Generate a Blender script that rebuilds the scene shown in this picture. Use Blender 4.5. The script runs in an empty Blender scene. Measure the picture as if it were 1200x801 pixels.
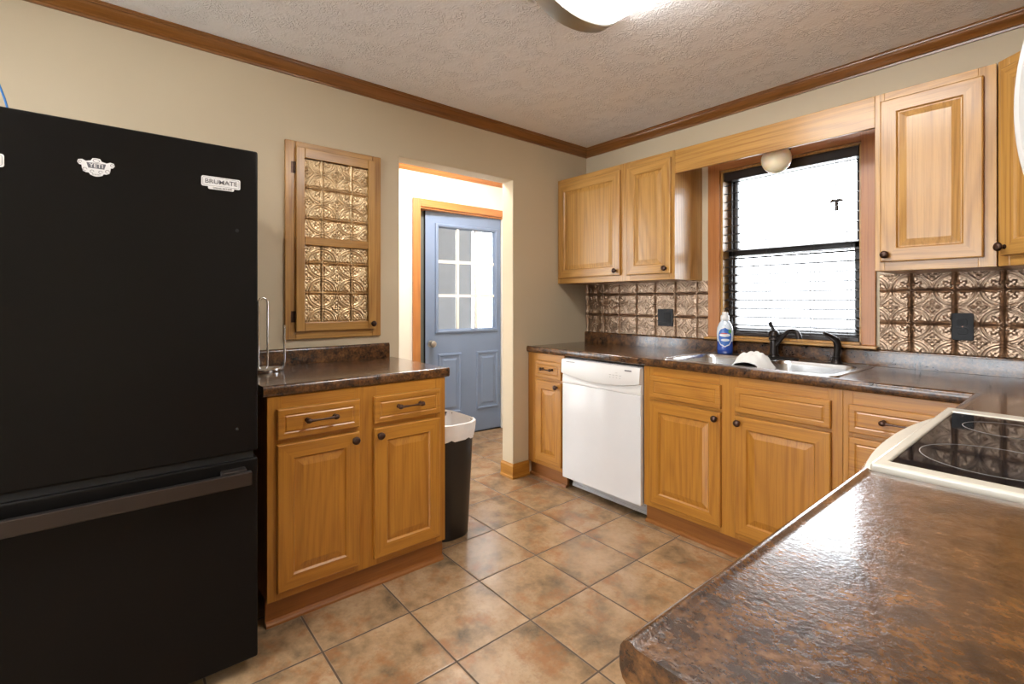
import bpy, bmesh, math, random
from math import sin, cos, pi, radians
from mathutils import Vector
random.seed(7)
SC = bpy.context.scene
COL = SC.collection

# ---------------------------------------------------------------- camera, world, exposure
cam_d = bpy.data.cameras.new('camera')
cam = bpy.data.objects.new('camera', cam_d)
COL.objects.link(cam)
cam.location = (2.584, -2.909, 1.2315)
cam.rotation_euler = (radians(90), 0, radians(50.354))
cam_d.sensor_width = 36
cam_d.lens = 565.57 / 1200 * 36
cam_d.shift_y = -47.47 / 1200
cam_d.clip_start = 0.02
SC.camera = cam

SKY = 11.0            # overcast daylight
LAMP = 17.0          # ceiling lens radiance
HALL_FILL = 105.0  # radiance of the added hall lamp
w = bpy.data.worlds.new('world'); SC.world = w; w.use_nodes = True
w.node_tree.nodes['Background'].inputs[0].default_value = (0.90, 0.95, 1.0, 1)
w.node_tree.nodes['Background'].inputs[1].default_value = SKY
SC.view_settings.view_transform = 'Standard'
SC.view_settings.look = 'None'
SC.view_settings.gamma = 1
SC.view_settings.use_curve_mapping = False
SC.view_settings.exposure = 0.36
SC.cycles.max_bounces = 10
SC.cycles.diffuse_bounces = 6
SC.cycles.glossy_bounces = 5
SC.cycles.transparent_max_bounces = 16
SC.cycles.sample_clamp_indirect = 6
SC.cycles.caustics_reflective = False
SC.cycles.caustics_refractive = False

# ---------------------------------------------------------------- materials
def new_mat(name):
    m = bpy.data.materials.new(name); m.use_nodes = True
    nt = m.node_tree
    return m, nt, nt.nodes['Principled BSDF']
def N(nt, t, **kw):
    n = nt.nodes.new(t)
    for k, v in kw.items(): setattr(n, k, v)
    return n
def math_node(nt, op, a, b=None, c=None):
    n = nt.nodes.new('ShaderNodeMath'); n.operation = op
    for i, v in enumerate((a, b, c)):
        if v is None: continue
        if isinstance(v, (int, float)): n.inputs[i].default_value = v
        else: nt.links.new(v, n.inputs[i])
    return n.outputs[0]
def ramp(nt, fac, stops, interp='LINEAR'):
    r = nt.nodes.new('ShaderNodeValToRGB'); cr = r.color_ramp; cr.interpolation = interp
    while len(cr.elements) < len(stops): cr.elements.new(0.5)
    for e, (p, c) in zip(cr.elements, stops):
        e.position = p; e.color = (c[0], c[1], c[2], 1)
    nt.links.new(fac, r.inputs[0]); return r.outputs[0]
def mix(nt, fac, a, b, blend='MIX'):
    n = nt.nodes.new('ShaderNodeMix'); n.data_type = 'RGBA'; n.blend_type = blend
    for i, v in ((0, fac), (6, a), (7, b)):
        if isinstance(v, (int, float)): n.inputs[i].default_value = v
        elif isinstance(v, tuple): n.inputs[i].default_value = (*v, 1)
        else: nt.links.new(v, n.inputs[i])
    return n.outputs[2]
def noise(nt, vec, scale, detail=2, rough=0.5, dist=0.0):
    n = nt.nodes.new('ShaderNodeTexNoise')
    n.inputs['Scale'].default_value = scale; n.inputs['Detail'].default_value = detail
    n.inputs['Roughness'].default_value = rough; n.inputs['Distortion'].default_value = dist
    if vec is not None: nt.links.new(vec, n.inputs['Vector'])
    return n.outputs['Fac']
def bump(nt, bsdf, h, strength, dist):
    b = nt.nodes.new('ShaderNodeBump'); b.inputs['Strength'].default_value = strength
    b.inputs['Distance'].default_value = dist
    nt.links.new(h, b.inputs['Height']); nt.links.new(b.outputs[0], bsdf.inputs['Normal'])
def plain(name, col, rough=0.5, metal=0.0, spec=0.5, coat=0.0, noise_amt=0.05, nscale=12, bstr=0.0, bscale=80, **kw):
    m, nt, b = new_mat(name)
    tc = N(nt, 'ShaderNodeTexCoord')
    f = noise(nt, tc.outputs['Object'], nscale, 3)
    lo = tuple(c * (1 - noise_amt) for c in col); hi = tuple(min(1, c * (1 + noise_amt)) for c in col)
    nt.links.new(ramp(nt, f, [(0.3, lo), (0.7, hi)]), b.inputs['Base Color'])
    b.inputs['Roughness'].default_value = rough; b.inputs['Metallic'].default_value = metal
    b.inputs['Specular IOR Level'].default_value = spec; b.inputs['Coat Weight'].default_value = coat
    if bstr: bump(nt, b, noise(nt, tc.outputs['Object'], bscale, 3), bstr, 0.002)
    for k, v in kw.items(): b.inputs[k].default_value = v
    return m
def oak(name, light, dark, horizontal=False, rough=0.38, band_amt=0.42):
    m, nt, b = new_mat(name)
    tc = N(nt, 'ShaderNodeTexCoord'); oi = N(nt, 'ShaderNodeObjectInfo')
    add = N(nt, 'ShaderNodeVectorMath', operation='ADD')
    sc = N(nt, 'ShaderNodeVectorMath', operation='SCALE'); sc.inputs[0].default_value = (7.3, 5.1, 3.7)
    nt.links.new(oi.outputs['Random'], sc.inputs['Scale'])
    nt.links.new(tc.outputs['Object'], add.inputs[0]); nt.links.new(sc.outputs[0], add.inputs[1])
    def scaled(s):
        v = N(nt, 'ShaderNodeVectorMath', operation='MULTIPLY'); v.inputs[1].default_value = s
        nt.links.new(add.outputs[0], v.inputs[0]); return v.outputs[0]
    e = (0.075, 0.075, 1.0) if horizontal else (1.0, 1.0, 0.075)
    e2 = (0.02, 0.02, 1.0) if horizontal else (1.0, 1.0, 0.02)
    n1 = noise(nt, scaled(e), 3.6, 1.2, 0.4)
    rings = math_node(nt, 'SINE', math_node(nt, 'MULTIPLY', n1, 150.0))
    rings = math_node(nt, 'POWER', math_node(nt, 'MULTIPLY_ADD', rings, 0.5, 0.5), 2.2)
    fib = noise(nt, scaled(e2), 130, 4, 0.7)
    fibm = ramp(nt, fib, [(0.46, (0, 0, 0)), (0.64, (1, 1, 1))])
    broad = noise(nt, scaled(e), 3.0, 2)
    f = math_node(nt, 'ADD', math_node(nt, 'MULTIPLY', rings, band_amt), math_node(nt, 'MULTIPLY', fibm, 0.5))
    f = math_node(nt, 'ADD', f, math_node(nt, 'MULTIPLY_ADD', broad, 0.5, -0.22))
    nt.links.new(mix(nt, math_node(nt, 'MINIMUM', math_node(nt, 'MAXIMUM', f, 0.0), 1.0), light, dark), b.inputs['Base Color'])
    b.inputs['Roughness'].default_value = rough
    b.inputs['Coat Weight'].default_value = 0.35; b.inputs['Coat Roughness'].default_value = 0.2
    bump(nt, b, fib, 0.12, 0.002)
    return m
OAK_L, OAK_D = (0.48, 0.255, 0.062), (0.27, 0.116, 0.020)
M = {}
M['oak_v'] = oak('oak_upright_grain', OAK_L, OAK_D)
M['oak_h'] = oak('oak_level_grain', OAK_L, OAK_D, True)
BL, BD = (0.43, 0.188, 0.023), (0.26, 0.094, 0.010)  # same oak, with the deeper orange of bounced light put into the colour
M['base_v'] = oak('honey_oak_bounce_upright_grain', BL, BD, band_amt=0.32)
M['base_h'] = oak('honey_oak_bounce_level_grain', BL, BD, True, band_amt=0.32)
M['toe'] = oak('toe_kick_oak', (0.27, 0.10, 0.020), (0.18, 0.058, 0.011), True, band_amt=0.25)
M['crown'] = oak('crown_stained_oak', (0.24, 0.094, 0.021), (0.13, 0.046, 0.010), True, band_amt=0.25, rough=0.3)
M['casing_v'] = oak('casing_upright_grain', (0.45, 0.18, 0.048), (0.29, 0.095, 0.024), band_amt=0.25)
M['casing_h'] = oak('casing_level_grain', (0.45, 0.18, 0.048), (0.29, 0.095, 0.024), True, band_amt=0.25)
M['wall'] = plain('beige_wall_paint', (0.55, 0.46, 0.32), 0.6, noise_amt=0.02, nscale=3, bstr=0.05, bscale=220)
M['hall_wall'] = plain('cream_hall_paint', (0.80, 0.755, 0.69), 0.6, noise_amt=0.02, nscale=3)
M['bronze'] = plain('oil_rubbed_bronze', (0.065, 0.035, 0.025), 0.32, 0.75, noise_amt=0.3, nscale=60)
M['dark_bronze'] = plain('near_black_bronze', (0.022, 0.017, 0.016), 0.3, 0.5, noise_amt=0.2, nscale=60)
M['black_plastic'] = plain('black_plastic', (0.010, 0.010, 0.011), 0.5, spec=0.3)
M['dark_brown'] = plain('dark_brown_blind', (0.022, 0.014, 0.011), 0.35)
M['chrome'] = plain('polished_chrome', (0.75, 0.76, 0.78), 0.12, 1.0, noise_amt=0.01)
M['nickel'] = plain('brushed_nickel', (0.42, 0.41, 0.38), 0.35, 1.0, noise_amt=0.05)
M['steel'] = plain('stainless_steel', (0.66, 0.66, 0.66), 0.27, 1.0, noise_amt=0.04, nscale=40)
M['fridge'] = plain('black_stainless', (0.0055, 0.0050, 0.0048), 0.33, 0.0, spec=0.14, noise_amt=0.05, nscale=4)
M['fridge_handle'] = plain('dark_brushed_steel', (0.060, 0.050, 0.046), 0.38, 0.8, noise_amt=0.05, nscale=4)
M['gasket'] = plain('black_rubber', (0.004, 0.004, 0.004), 0.7)
M['white_enamel'] = plain('white_enamel', (0.70, 0.70, 0.70), 0.18, noise_amt=0.01, coat=0.4)
M['white_plastic'] = plain('white_plastic', (0.70, 0.69, 0.67), 0.3, noise_amt=0.01)
M['bisque'] = plain('bisque_enamel', (0.74, 0.70, 0.60), 0.2, noise_amt=0.01, coat=0.4)
M['grey_metal'] = plain('grey_painted_metal', (0.45, 0.45, 0.46), 0.4, 0.4)
M['glass_black'] = plain('black_ceramic_glass', (0.010, 0.010, 0.012), 0.04, spec=0.5, noise_amt=0.0)
M['ring_grey'] = plain('printed_ring_grey', (0.42, 0.40, 0.38), 0.3)
M['liner'] = plain('white_bin_liner', (0.80, 0.80, 0.80), 0.45, bstr=0.4, bscale=30)
M['bin'] = plain('black_bin_plastic', (0.014, 0.013, 0.013), 0.38, bstr=0.1, bscale=200)
M['door_blue'] = plain('blue_grey_door_paint', (0.165, 0.225, 0.355), 0.42, noise_amt=0.04, nscale=5)
M['white_paint'] = plain('white_paint', (0.78, 0.77, 0.75), 0.45, noise_amt=0.02)
M['sticker'] = plain('white_magnet', (0.74, 0.74, 0.74), 0.35, noise_amt=0.01)
M['sticker_grey'] = plain('grey_print', (0.12, 0.12, 0.14), 0.4)
M['cable'] = plain('blue_cable_jacket', (0.02, 0.17, 0.50), 0.4)
M['soap_blue'] = plain('blue_soap', (0.015, 0.06, 0.33), 0.15, coat=0.5)
M['soap_clear'] = plain('pale_bottle_plastic', (0.62, 0.70, 0.78), 0.2, coat=0.5)
M['soap_label'] = plain('blue_label', (0.03, 0.13, 0.45), 0.3)
M['soap_red'] = plain('red_print', (0.45, 0.05, 0.05), 0.3)
M['soap_green'] = plain('green_print', (0.12, 0.35, 0.08), 0.3)
M['cloth'] = plain('white_terry_cloth', (0.74, 0.73, 0.70), 0.9, bstr=0.8, bscale=350)
M['tin_copper'] = plain('pressed_copper_tin', (0.34, 0.24, 0.168), 0.33, 0.95, noise_amt=0.16, nscale=25)
M['tin_gold'] = plain('pressed_brass_tin', (0.56, 0.41, 0.24), 0.32, 0.95, noise_amt=0.14, nscale=25)
M['siding'] = plain('pale_porch_siding', (0.19, 0.19, 0.195), 0.7)
M['storm_frame'] = plain('green_grey_paint', (0.10, 0.115, 0.11), 0.4)
M['ground'] = plain('pale_concrete', (0.60, 0.60, 0.58), 0.9, noise_amt=0.1, nscale=2)
M['globe'] = plain('frosted_globe_glass', (0.95, 0.80, 0.58), 0.3, noise_amt=0.0)
M['globe'].node_tree.nodes['Principled BSDF'].inputs['Subsurface Weight'].default_value = 0.9
M['globe'].node_tree.nodes['Principled BSDF'].inputs['Subsurface Radius'].default_value = (0.08, 0.06, 0.04)

def emit(name, col, s):
    m, nt, b = new_mat(name)
    b.inputs['Base Color'].default_value = (0.8, 0.8, 0.8, 1)
    b.inputs['Emission Color'].default_value = (*col, 1); b.inputs['Emission Strength'].default_value = s
    return m
M['lens'] = emit('lit_lamp_lens', (1.0, 0.98, 0.95), LAMP)
M['hall_fill_lens'] = emit('lit_hall_fill_lens', (1.0, 0.95, 0.88), HALL_FILL)
def pane_mat():
    m = bpy.data.materials.new('window_glass'); m.use_nodes = True; nt = m.node_tree; nt.nodes.clear()
    o = N(nt, 'ShaderNodeOutputMaterial'); mx = N(nt, 'ShaderNodeMixShader'); t = N(nt, 'ShaderNodeBsdfTransparent')
    g = N(nt, 'ShaderNodeBsdfGlossy'); g.inputs['Roughness'].default_value = 0.02
    fr = N(nt, 'ShaderNodeFresnel'); fr.inputs[0].default_value = 1.35
    nt.links.new(fr.outputs[0], mx.inputs[0]); nt.links.new(t.outputs[0], mx.inputs[1]); nt.links.new(g.outputs[0], mx.inputs[2])
    nt.links.new(mx.outputs[0], o.inputs[0]); return m
M['pane'] = pane_mat()

TILE, TX0, TY0 = 0.3384, 0.8535, -1.6624
def tile_mat():
    m, nt, b = new_mat('mottled_floor_tile')
    g = N(nt, 'ShaderNodeTexCoord'); sp = N(nt, 'ShaderNodeSeparateXYZ'); nt.links.new(g.outputs['Object'], sp.inputs[0])
    px = math_node(nt, 'DIVIDE', math_node(nt, 'SUBTRACT', sp.outputs[0], TX0), TILE)
    py = math_node(nt, 'DIVIDE', math_node(nt, 'SUBTRACT', sp.outputs[1], TY0), TILE)
    fx, fy = math_node(nt, 'FRACT', px), math_node(nt, 'FRACT', py)
    dx = math_node(nt, 'MINIMUM', fx, math_node(nt, 'SUBTRACT', 1.0, fx))
    dy = math_node(nt, 'MINIMUM', fy, math_node(nt, 'SUBTRACT', 1.0, fy))
    d = math_node(nt, 'MINIMUM', dx, dy)
    cell = N(nt, 'ShaderNodeCombineXYZ')
    nt.links.new(math_node(nt, 'FLOOR', px), cell.inputs[0]); nt.links.new(math_node(nt, 'FLOOR', py), cell.inputs[1])
    wn = N(nt, 'ShaderNodeTexWhiteNoise'); nt.links.new(cell.outputs[0], wn.inputs['Vector'])
    s = N(nt, 'ShaderNodeVectorMath', operation='SCALE'); s.inputs['Scale'].default_value = 9.0
    nt.links.new(wn.outputs['Color'], s.inputs[0])
    a = N(nt, 'ShaderNodeVectorMath', operation='ADD'); nt.links.new(g.outputs['Object'], a.inputs[0]); nt.links.new(s.outputs[0], a.inputs[1])
    n1 = noise(nt, a.outputs[0], 5.0, 8, 0.66, 0.12)
    n2 = noise(nt, a.outputs[0], 7.0, 8, 0.7, 0.15)
    n3 = noise(nt, a.outputs[0], 55.0, 4, 0.6)
    c = ramp(nt, n1, [(0.31, (0.10, 0.075, 0.045)), (0.42, (0.235, 0.155, 0.085)), (0.52, (0.345, 0.222, 0.120)), (0.64, (0.42, 0.290, 0.172))])
    rust = ramp(nt, n2, [(0.50, (0, 0, 0)), (0.64, (1, 1, 1))])
    c = mix(nt, math_node(nt, 'MULTIPLY', rust, 0.75), c, (0.27, 0.118, 0.044))
    c = mix(nt, math_node(nt, 'MULTIPLY', ramp(nt, n3, [(0.35, (1, 1, 1)), (0.5, (0, 0, 0))]), 0.25), c, (0.17, 0.12, 0.075))
    gm = ramp(nt, d, [(0.0095, (1, 1, 1)), (0.0125, (0, 0, 0))])
    c = mix(nt, gm, c, (0.085, 0.056, 0.034))
    nt.links.new(c, b.inputs['Base Color'])
    nt.links.new(ramp(nt, gm, [(0, (0.27, 0.27, 0.27)), (1, (0.8, 0.8, 0.8))]), b.inputs['Roughness'])
    h = math_node(nt, 'ADD', ramp(nt, d, [(0.006, (0, 0, 0)), (0.020, (1, 1, 1))]), math_node(nt, 'MULTIPLY', n2, 0.7))
    bump(nt, b, h, 0.18, 0.003)
    return m
M['tile'] = tile_mat()
def laminate_mat():
    m, nt, b = new_mat('brown_stone_laminate')
    g = N(nt, 'ShaderNodeTexCoord'); v = N(nt, 'ShaderNodeVectorMath', operation='MULTIPLY'); v.inputs[1].default_value = (1.0, 1.1, 1)
    nt.links.new(g.outputs['Object'], v.inputs[0])
    n1 = noise(nt, v.outputs[0], 24, 6, 0.6, 0.1)
    n2 = noise(nt, v.outputs[0], 95, 6, 0.65, 0.1)
    n3 = noise(nt, g.outputs['Object'], 210, 4, 0.6)
    f = math_node(nt, 'ADD', math_node(nt, 'MULTIPLY', n1, 0.55), math_node(nt, 'MULTIPLY', n2, 0.45))
    c = ramp(nt, f, [(0.37, (0.015, 0.009, 0.007)), (0.45, (0.050, 0.023, 0.011)), (0.52, (0.100, 0.043, 0.015)), (0.63, (0.18, 0.082, 0.027))])
    c = mix(nt, math_node(nt, 'MULTIPLY', ramp(nt, n3, [(0.34, (1, 1, 1)), (0.44, (0, 0, 0))]), 0.6), c, (0.02, 0.013, 0.011))
    nt.links.new(c, b.inputs['Base Color'])
    b.inputs['Roughness'].default_value = 0.24; b.inputs['Specular IOR Level'].default_value = 0.25; b.inputs['Coat Weight'].default_value = 0.75; b.inputs['Coat Roughness'].default_value = 0.11
    h = math_node(nt, 'ADD', noise(nt, g.outputs['Object'], 190, 3, 0.6), math_node(nt, 'MULTIPLY', noise(nt, g.outputs['Object'], 70, 2), 0.8))
    bump(nt, b, h, 0.45, 0.0016)
    cb = N(nt, 'ShaderNodeBump'); cb.inputs['Strength'].default_value = 0.07; cb.inputs['Distance'].default_value = 0.0014
    nt.links.new(h, cb.inputs['Height']); nt.links.new(cb.outputs[0], b.inputs['Coat Normal'])
    return m
M['laminate'] = laminate_mat()
def ceil_mat():
    m, nt, b = new_mat('stomped_white_ceiling')
    g = N(nt, 'ShaderNodeTexCoord')
    b.inputs['Base Color'].default_value = (0.88, 0.87, 0.88, 1); b.inputs['Roughness'].default_value = 0.75
    n1 = noise(nt, g.outputs['Object'], 26, 3, 0.55, 1.6)
    ridge = math_node(nt, 'SUBTRACT', 1.0, math_node(nt, 'ABSOLUTE', math_node(nt, 'MULTIPLY_ADD', n1, 9.0, -4.5)))
    ridge = math_node(nt, 'MAXIMUM', ridge, 0.0)
    mask = ramp(nt, noise(nt, g.outputs['Object'], 9, 2), [(0.40, (0, 0, 0)), (0.58, (1, 1, 1))])
    h = math_node(nt, 'ADD', math_node(nt, 'MULTIPLY', ridge, mask), math_node(nt, 'MULTIPLY', noise(nt, g.outputs['Object'], 95, 3), 0.45))
    bump(nt, b, h, 0.55, 0.008)
    return m
M['ceiling'] = ceil_mat()

# ---------------------------------------------------------------- mesh helpers
class MB:
    def __init__(s): s.v = []; s.f = []; s.m = []
    def face(s, idx, m=0): s.f.append(tuple(idx)); s.m.append(m)
    def box(s, x0, x1, y0, y1, z0, z1, m=0):
        b = len(s.v)
        s.v += [(x0, y0, z0), (x1, y0, z0), (x1, y1, z0), (x0, y1, z0), (x0, y0, z1), (x1, y0, z1), (x1, y1, z1), (x0, y1, z1)]
        for q in ((0, 3, 2, 1), (4, 5, 6, 7), (0, 1, 5, 4), (1, 2, 6, 5), (2, 3, 7, 6), (3, 0, 4, 7)): s.face([b + i for i in q], m)
        return s
    def loops(s, loops, cap0=True, cap1=True, m=0, close=True, mats=None):
        b = len(s.v); n = len(loops[0])
        for L in loops: s.v += [tuple(p) for p in L]
        for i in range(len(loops) - 1):
            for j in range(n if close else n - 1):
                k = (j + 1) % n
                s.face((b + i * n + j, b + i * n + k, b + (i + 1) * n + k, b + (i + 1) * n + j), mats[i] if mats else m)
        if cap0: s.face([b + j for j in range(n)][::-1], mats[0] if mats else m)
        if cap1: s.face([b + (len(loops) - 1) * n + j for j in range(n)], mats[-1] if mats else m)
        return s
    def lathe(s, prof, c=(0, 0, 0), axis='z', n=24, m=0, sx=1, sy=1, mats=None):
        L = []
        for r, h in prof:
            ring = []
            for i in range(n):
                a = 2 * pi * i / n; p, q = r * cos(a) * sx, r * sin(a) * sy
                ring.append({'z': (c[0] + p, c[1] + q, c[2] + h), 'y': (c[0] + p, c[1] + h, c[2] - q), 'x': (c[0] + h, c[1] + p, c[2] + q)}[axis])
            L.append(ring)
        return s.loops(L, m=m, mats=mats)
    def tube(s, pts, r, n=10, m=0):
        pts = [Vector(p) for p in pts]; L = []
        rs = r if isinstance(r, (list, tuple)) else [r] * len(pts)
        prev = None
        for i, p in enumerate(pts):
            d = (pts[min(i + 1, len(pts) - 1)] - pts[max(i - 1, 0)]).normalized()
            if prev is None:
                u = d.orthogonal().normalized()
            else:
                u = (prev - d * prev.dot(d)).normalized()
            prev = u; v = d.cross(u)
            L.append([p + (u * cos(2 * pi * k / n) + v * sin(2 * pi * k / n)) * rs[i] for k in range(n)])
        return s.loops(L, m=m)
    def sweep(s, path, prof, m=0):
        """profile (offset to the right of travel, z) along a level path with mitred corners"""
        P = [Vector((p[0], p[1])) for p in path]; L = []
        for i, p in enumerate(P):
            ds = []
            if i > 0: ds.append((P[i] - P[i - 1]).normalized())
            if i < len(P) - 1: ds.append((P[i + 1] - P[i]).normalized())
            ns = [Vector((d.y, -d.x)) for d in ds]
            nn = sum(ns, Vector((0, 0))).normalized()
            k = 1 / nn.dot(ns[0])
            L.append([(p.x + nn.x * k * o, p.y + nn.y * k * o, z) for o, z in prof])
        return s.loops(L, m=m)
    def prism(s, poly, a, b, axis='z', m=0):
        f = {'z': lambda p, h: (p[0], p[1], h), 'y': lambda p, h: (p[0], h, p[1]), 'x': lambda p, h: (h, p[0], p[1])}[axis]
        return s.loops([[f(p, a) for p in poly], [f(p, b) for p in poly]], m=m)
    def slab(s, axis, lo, hi, us, vs, keep, m=0):
        us = sorted(set(us)); vs = sorted(set(vs))
        f = {'z': lambda u, v, h: (u, v, h), 'y': lambda u, v, h: (u, h, v), 'x': lambda u, v, h: (h, u, v)}[axis]
        K = {(i, j): keep((us[i] + us[i + 1]) / 2, (vs[j] + vs[j + 1]) / 2) for i in range(len(us) - 1) for j in range(len(vs) - 1)}
        def q(*p):
            b = len(s.v); s.v += p; s.face(range(b, b + 4), m)
        for (i, j), k in K.items():
            if not k: continue
            u0, u1, v0, v1 = us[i], us[i + 1], vs[j], vs[j + 1]
            q(f(u0, v0, lo), f(u0, v1, lo), f(u1, v1, lo), f(u1, v0, lo)); q(f(u0, v0, hi), f(u1, v0, hi), f(u1, v1, hi), f(u0, v1, hi))
            if not K.get((i - 1, j)): q(f(u0, v0, lo), f(u0, v0, hi), f(u0, v1, hi), f(u0, v1, lo))
            if not K.get((i + 1, j)): q(f(u1, v0, lo), f(u1, v1, lo), f(u1, v1, hi), f(u1, v0, hi))
            if not K.get((i, j - 1)): q(f(u0, v0, lo), f(u1, v0, lo), f(u1, v0, hi), f(u0, v0, hi))
            if not K.get((i, j + 1)): q(f(u0, v1, lo), f(u0, v1, hi), f(u1, v1, hi), f(u1, v1, lo))
        return s
    def build(s, name, mats, parent=None, smooth=False, bevel=0.0, seg=2, loc=None, rot=None, weld=True):
        me = bpy.data.meshes.new(name); me.from_pydata([tuple(v) for v in s.v], [], s.f); me.update()
        if not isinstance(mats, (list, tuple)): mats = [mats]
        for k in mats: me.materials.append(M[k])
        me.polygons.foreach_set('material_index', s.m)
        bm = bmesh.new(); bm.from_mesh(me)
        if weld: bmesh.ops.remove_doubles(bm, verts=bm.verts, dist=1e-5)
        bmesh.ops.recalc_face_normals(bm, faces=bm.faces); bm.to_mesh(me); bm.free()
        if smooth: me.shade_smooth() if smooth is True else me.set_sharp_from_angle(angle=radians(smooth))
        o = bpy.data.objects.new(name, me); COL.objects.link(o)
        if parent: o.parent = parent
        if loc: o.location = loc
        if rot: o.rotation_euler = rot
        if bevel:
            b = o.modifiers.new('bevel', 'BEVEL'); b.width = bevel; b.segments = seg; b.limit_method = 'ANGLE'; b.angle_limit = radians(40)
        return o
def smooth_by(o, deg=35):
    o.data.shade_smooth(); o.data.set_sharp_from_angle(angle=radians(deg)); return o
def tag(o, label, cat, group=None, kind=None):
    o['label'] = label; o['category'] = cat
    if group: o['group'] = group
    if kind: o['kind'] = kind
    return o
def thing(name, label, cat, loc=(0, 0, 0), rz=0.0, group=None):
    o = bpy.data.objects.new(name, None); COL.objects.link(o); o.location = loc; o.rotation_euler = (0, 0, rz)
    o.empty_display_size = 0.1
    return tag(o, label, cat, group)
def structure(o, label=None):
    o['kind'] = 'structure'
    if label: o['label'] = label
    return o
def rrect(cx, cy, w, h, r, n=6):
    pts = []
    for (sx, sy, a0) in ((1, 1, 0), (-1, 1, 90), (-1, -1, 180), (1, -1, 270)):
        for i in range(n + 1):
            a = radians(a0 + 90 * i / n)
            pts.append((cx + sx * (w / 2 - r) + r * cos(a), cy + sy * (h / 2 - r) + r * sin(a)))
    return pts
def holed_plate(outer, holes, z):
    bm = bmesh.new()
    edges = []
    for L in [outer] + holes:
        vs = [bm.verts.new((p[0], p[1], z)) for p in L]
        edges += [bm.edges.new((vs[i], vs[(i + 1) % len(vs)])) for i in range(len(vs))]
    bmesh.ops.triangle_fill(bm, use_beauty=True, edges=edges)
    bm.verts.index_update()
    return [tuple(v.co) for v in bm.verts], [[v.index for v in f.verts] for f in bm.faces]

# ---------------------------------------------------------------- room
H = 2.428; XR = 2.95; YF = -5.4; WT = 0.1205
HX = -1.095; HY1 = 0.02; HY0 = -2.0
DL, DR, DT = -1.6197, -0.7588, 2.0757          # doorway to the hall
WX0, WX1, WZ0, WZ1 = 1.105, 1.838, 1.012, 2.036  # kitchen window opening
b = MB(); b.box(HX - 0.2, XR + 0.12, YF - 0.12, 0.15, -0.06, 0.0); structure(b.build('floor', 'tile'))
b = MB(); b.box(HX - 0.12, XR + 0.12, YF - 0.12, 0.15, H, H + 0.06); structure(b.build('ceiling', 'ceiling'))
b = MB(); b.slab('x', -WT, 0, [YF - 0.12, DL, DR, 0.15], [0, DT, H], lambda u, v: not (DL < u < DR and v < DT)); structure(b.build('wall_left', 'wall', bevel=0.006))
b = MB(); b.slab('y', 0, 0.15, [0, WX0, WX1, XR + 0.12], [0, WZ0, WZ1, H], lambda u, v: not (WX0 < u < WX1 and WZ0 < v < WZ1)); structure(b.build('wall_back', 'wall'))
b = MB(); b.box(XR, XR + 0.12, YF - 0.12, 0, 0, H); structure(b.build('wall_right', 'wall'))
b = MB(); b.slab('y', YF - 0.12, YF, [0, 0.6, 2.4, XR], [0, 0.3, 2.1, H], lambda u, v: not (0.6 < u < 2.4 and 0.3 < v < 2.1)); structure(b.build('wall_front', 'wall'))
# hall beyond the doorway
OY0, OY1, OZ = -0.885, 0.0195, 2.045
b = MB(); b.slab('x', HX - 0.12, HX, [HY0, OY0, OY1, HY1 + 0.1], [0, OZ, H], lambda u, v: not (OY0 < u < OY1 and v < OZ)); structure(b.build('wall_hall', 'hall_wall'))
b = MB(); b.box(HX, -WT, HY1, HY1 + 0.1, 0, H); structure(b.build('wall_hall_end', 'hall_wall'))
b = MB(); b.slab('y', HY0 - 0.1, HY0, [HX - 0.12, -0.98, -0.24, -WT], [0, 0.06, 2.12, H], lambda u, v: not (-0.98 < u < -0.24 and 0.06 < v < 2.12)); structure(b.build('wall_hall_south', 'hall_wall'))
# crown moulding
CZ, CP = 2.3685, 0.0616
cprof = [(0, CZ), (0.010, CZ), (0.012, CZ + 0.008), (0.018, CZ + 0.010), (0.022, CZ + 0.016), (0.034, CZ + 0.026), (0.044, CZ + 0.038), (0.048, CZ + 0.046), (0.055, CZ + 0.047), (0.056, CZ + 0.052), (CP, CZ + 0.053), (CP, H - 0.0005), (0, H - 0.0005)]
b = MB(); b.sweep([(0, YF), (0, 0), (XR, 0)], cprof); structure(b.build('trim_1', 'crown'))
b = MB(); b.sweep([(HX, HY0), (HX, HY1), (-WT, HY1)], [(0, 2.335), (0.008, 2.335), (0.014, 2.343), (0.026, 2.352), (0.034, 2.366), (0.040, 2.371), (0.040, 2.380), (0, 2.380)]); structure(b.build('trim_2', 'casing_h'))
# baseboards
bprof = [(0, 0.0), (0.020, 0.0), (0.020, 0.010), (0.014, 0.018), (0.013, 0.085), (0.009, 0.094), (0.003, 0.100), (0, 0.100)]
b = MB(); b.sweep([(-WT, DR), (0, DR), (0, -0.6175)], bprof); structure(b.build('baseboard_left', 'base_h'))
b = MB(); b.sweep([(HX, HY0), (HX, OY0 - 0.075)], bprof); structure(b.build('baseboard_hall', 'base_h'))
# outside: ground, porch beyond the hall door
b = MB(); b.box(-14, 14, -14, 14, -0.5, -0.42); structure(b.build('ground', 'ground'))
b = MB(); b.box(-2.6, HX - 0.205, -2.2, 3.2, -0.41, -0.03); structure(b.build('porch_floor', 'ground'))
b = MB(); b.box(-2.75, -2.65, -2.2, 0.74, -0.41, 2.6); structure(b.build('wall_porch', 'siding'))
b = MB(); b.box(HX - 0.2, HX - 0.13, 0.16, 3.2, -0.41, 2.599); structure(b.build('wall_porch_shade', 'siding'))  # added wall that keeps sky light off the porch siding
b = MB(); b.box(-2.75, HX - 0.13, -2.2, 3.2, 2.6, 2.7); structure(b.build('roof_porch_shade', 'white_paint'))  # roof added to shade the siding seen through the door glass

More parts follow.
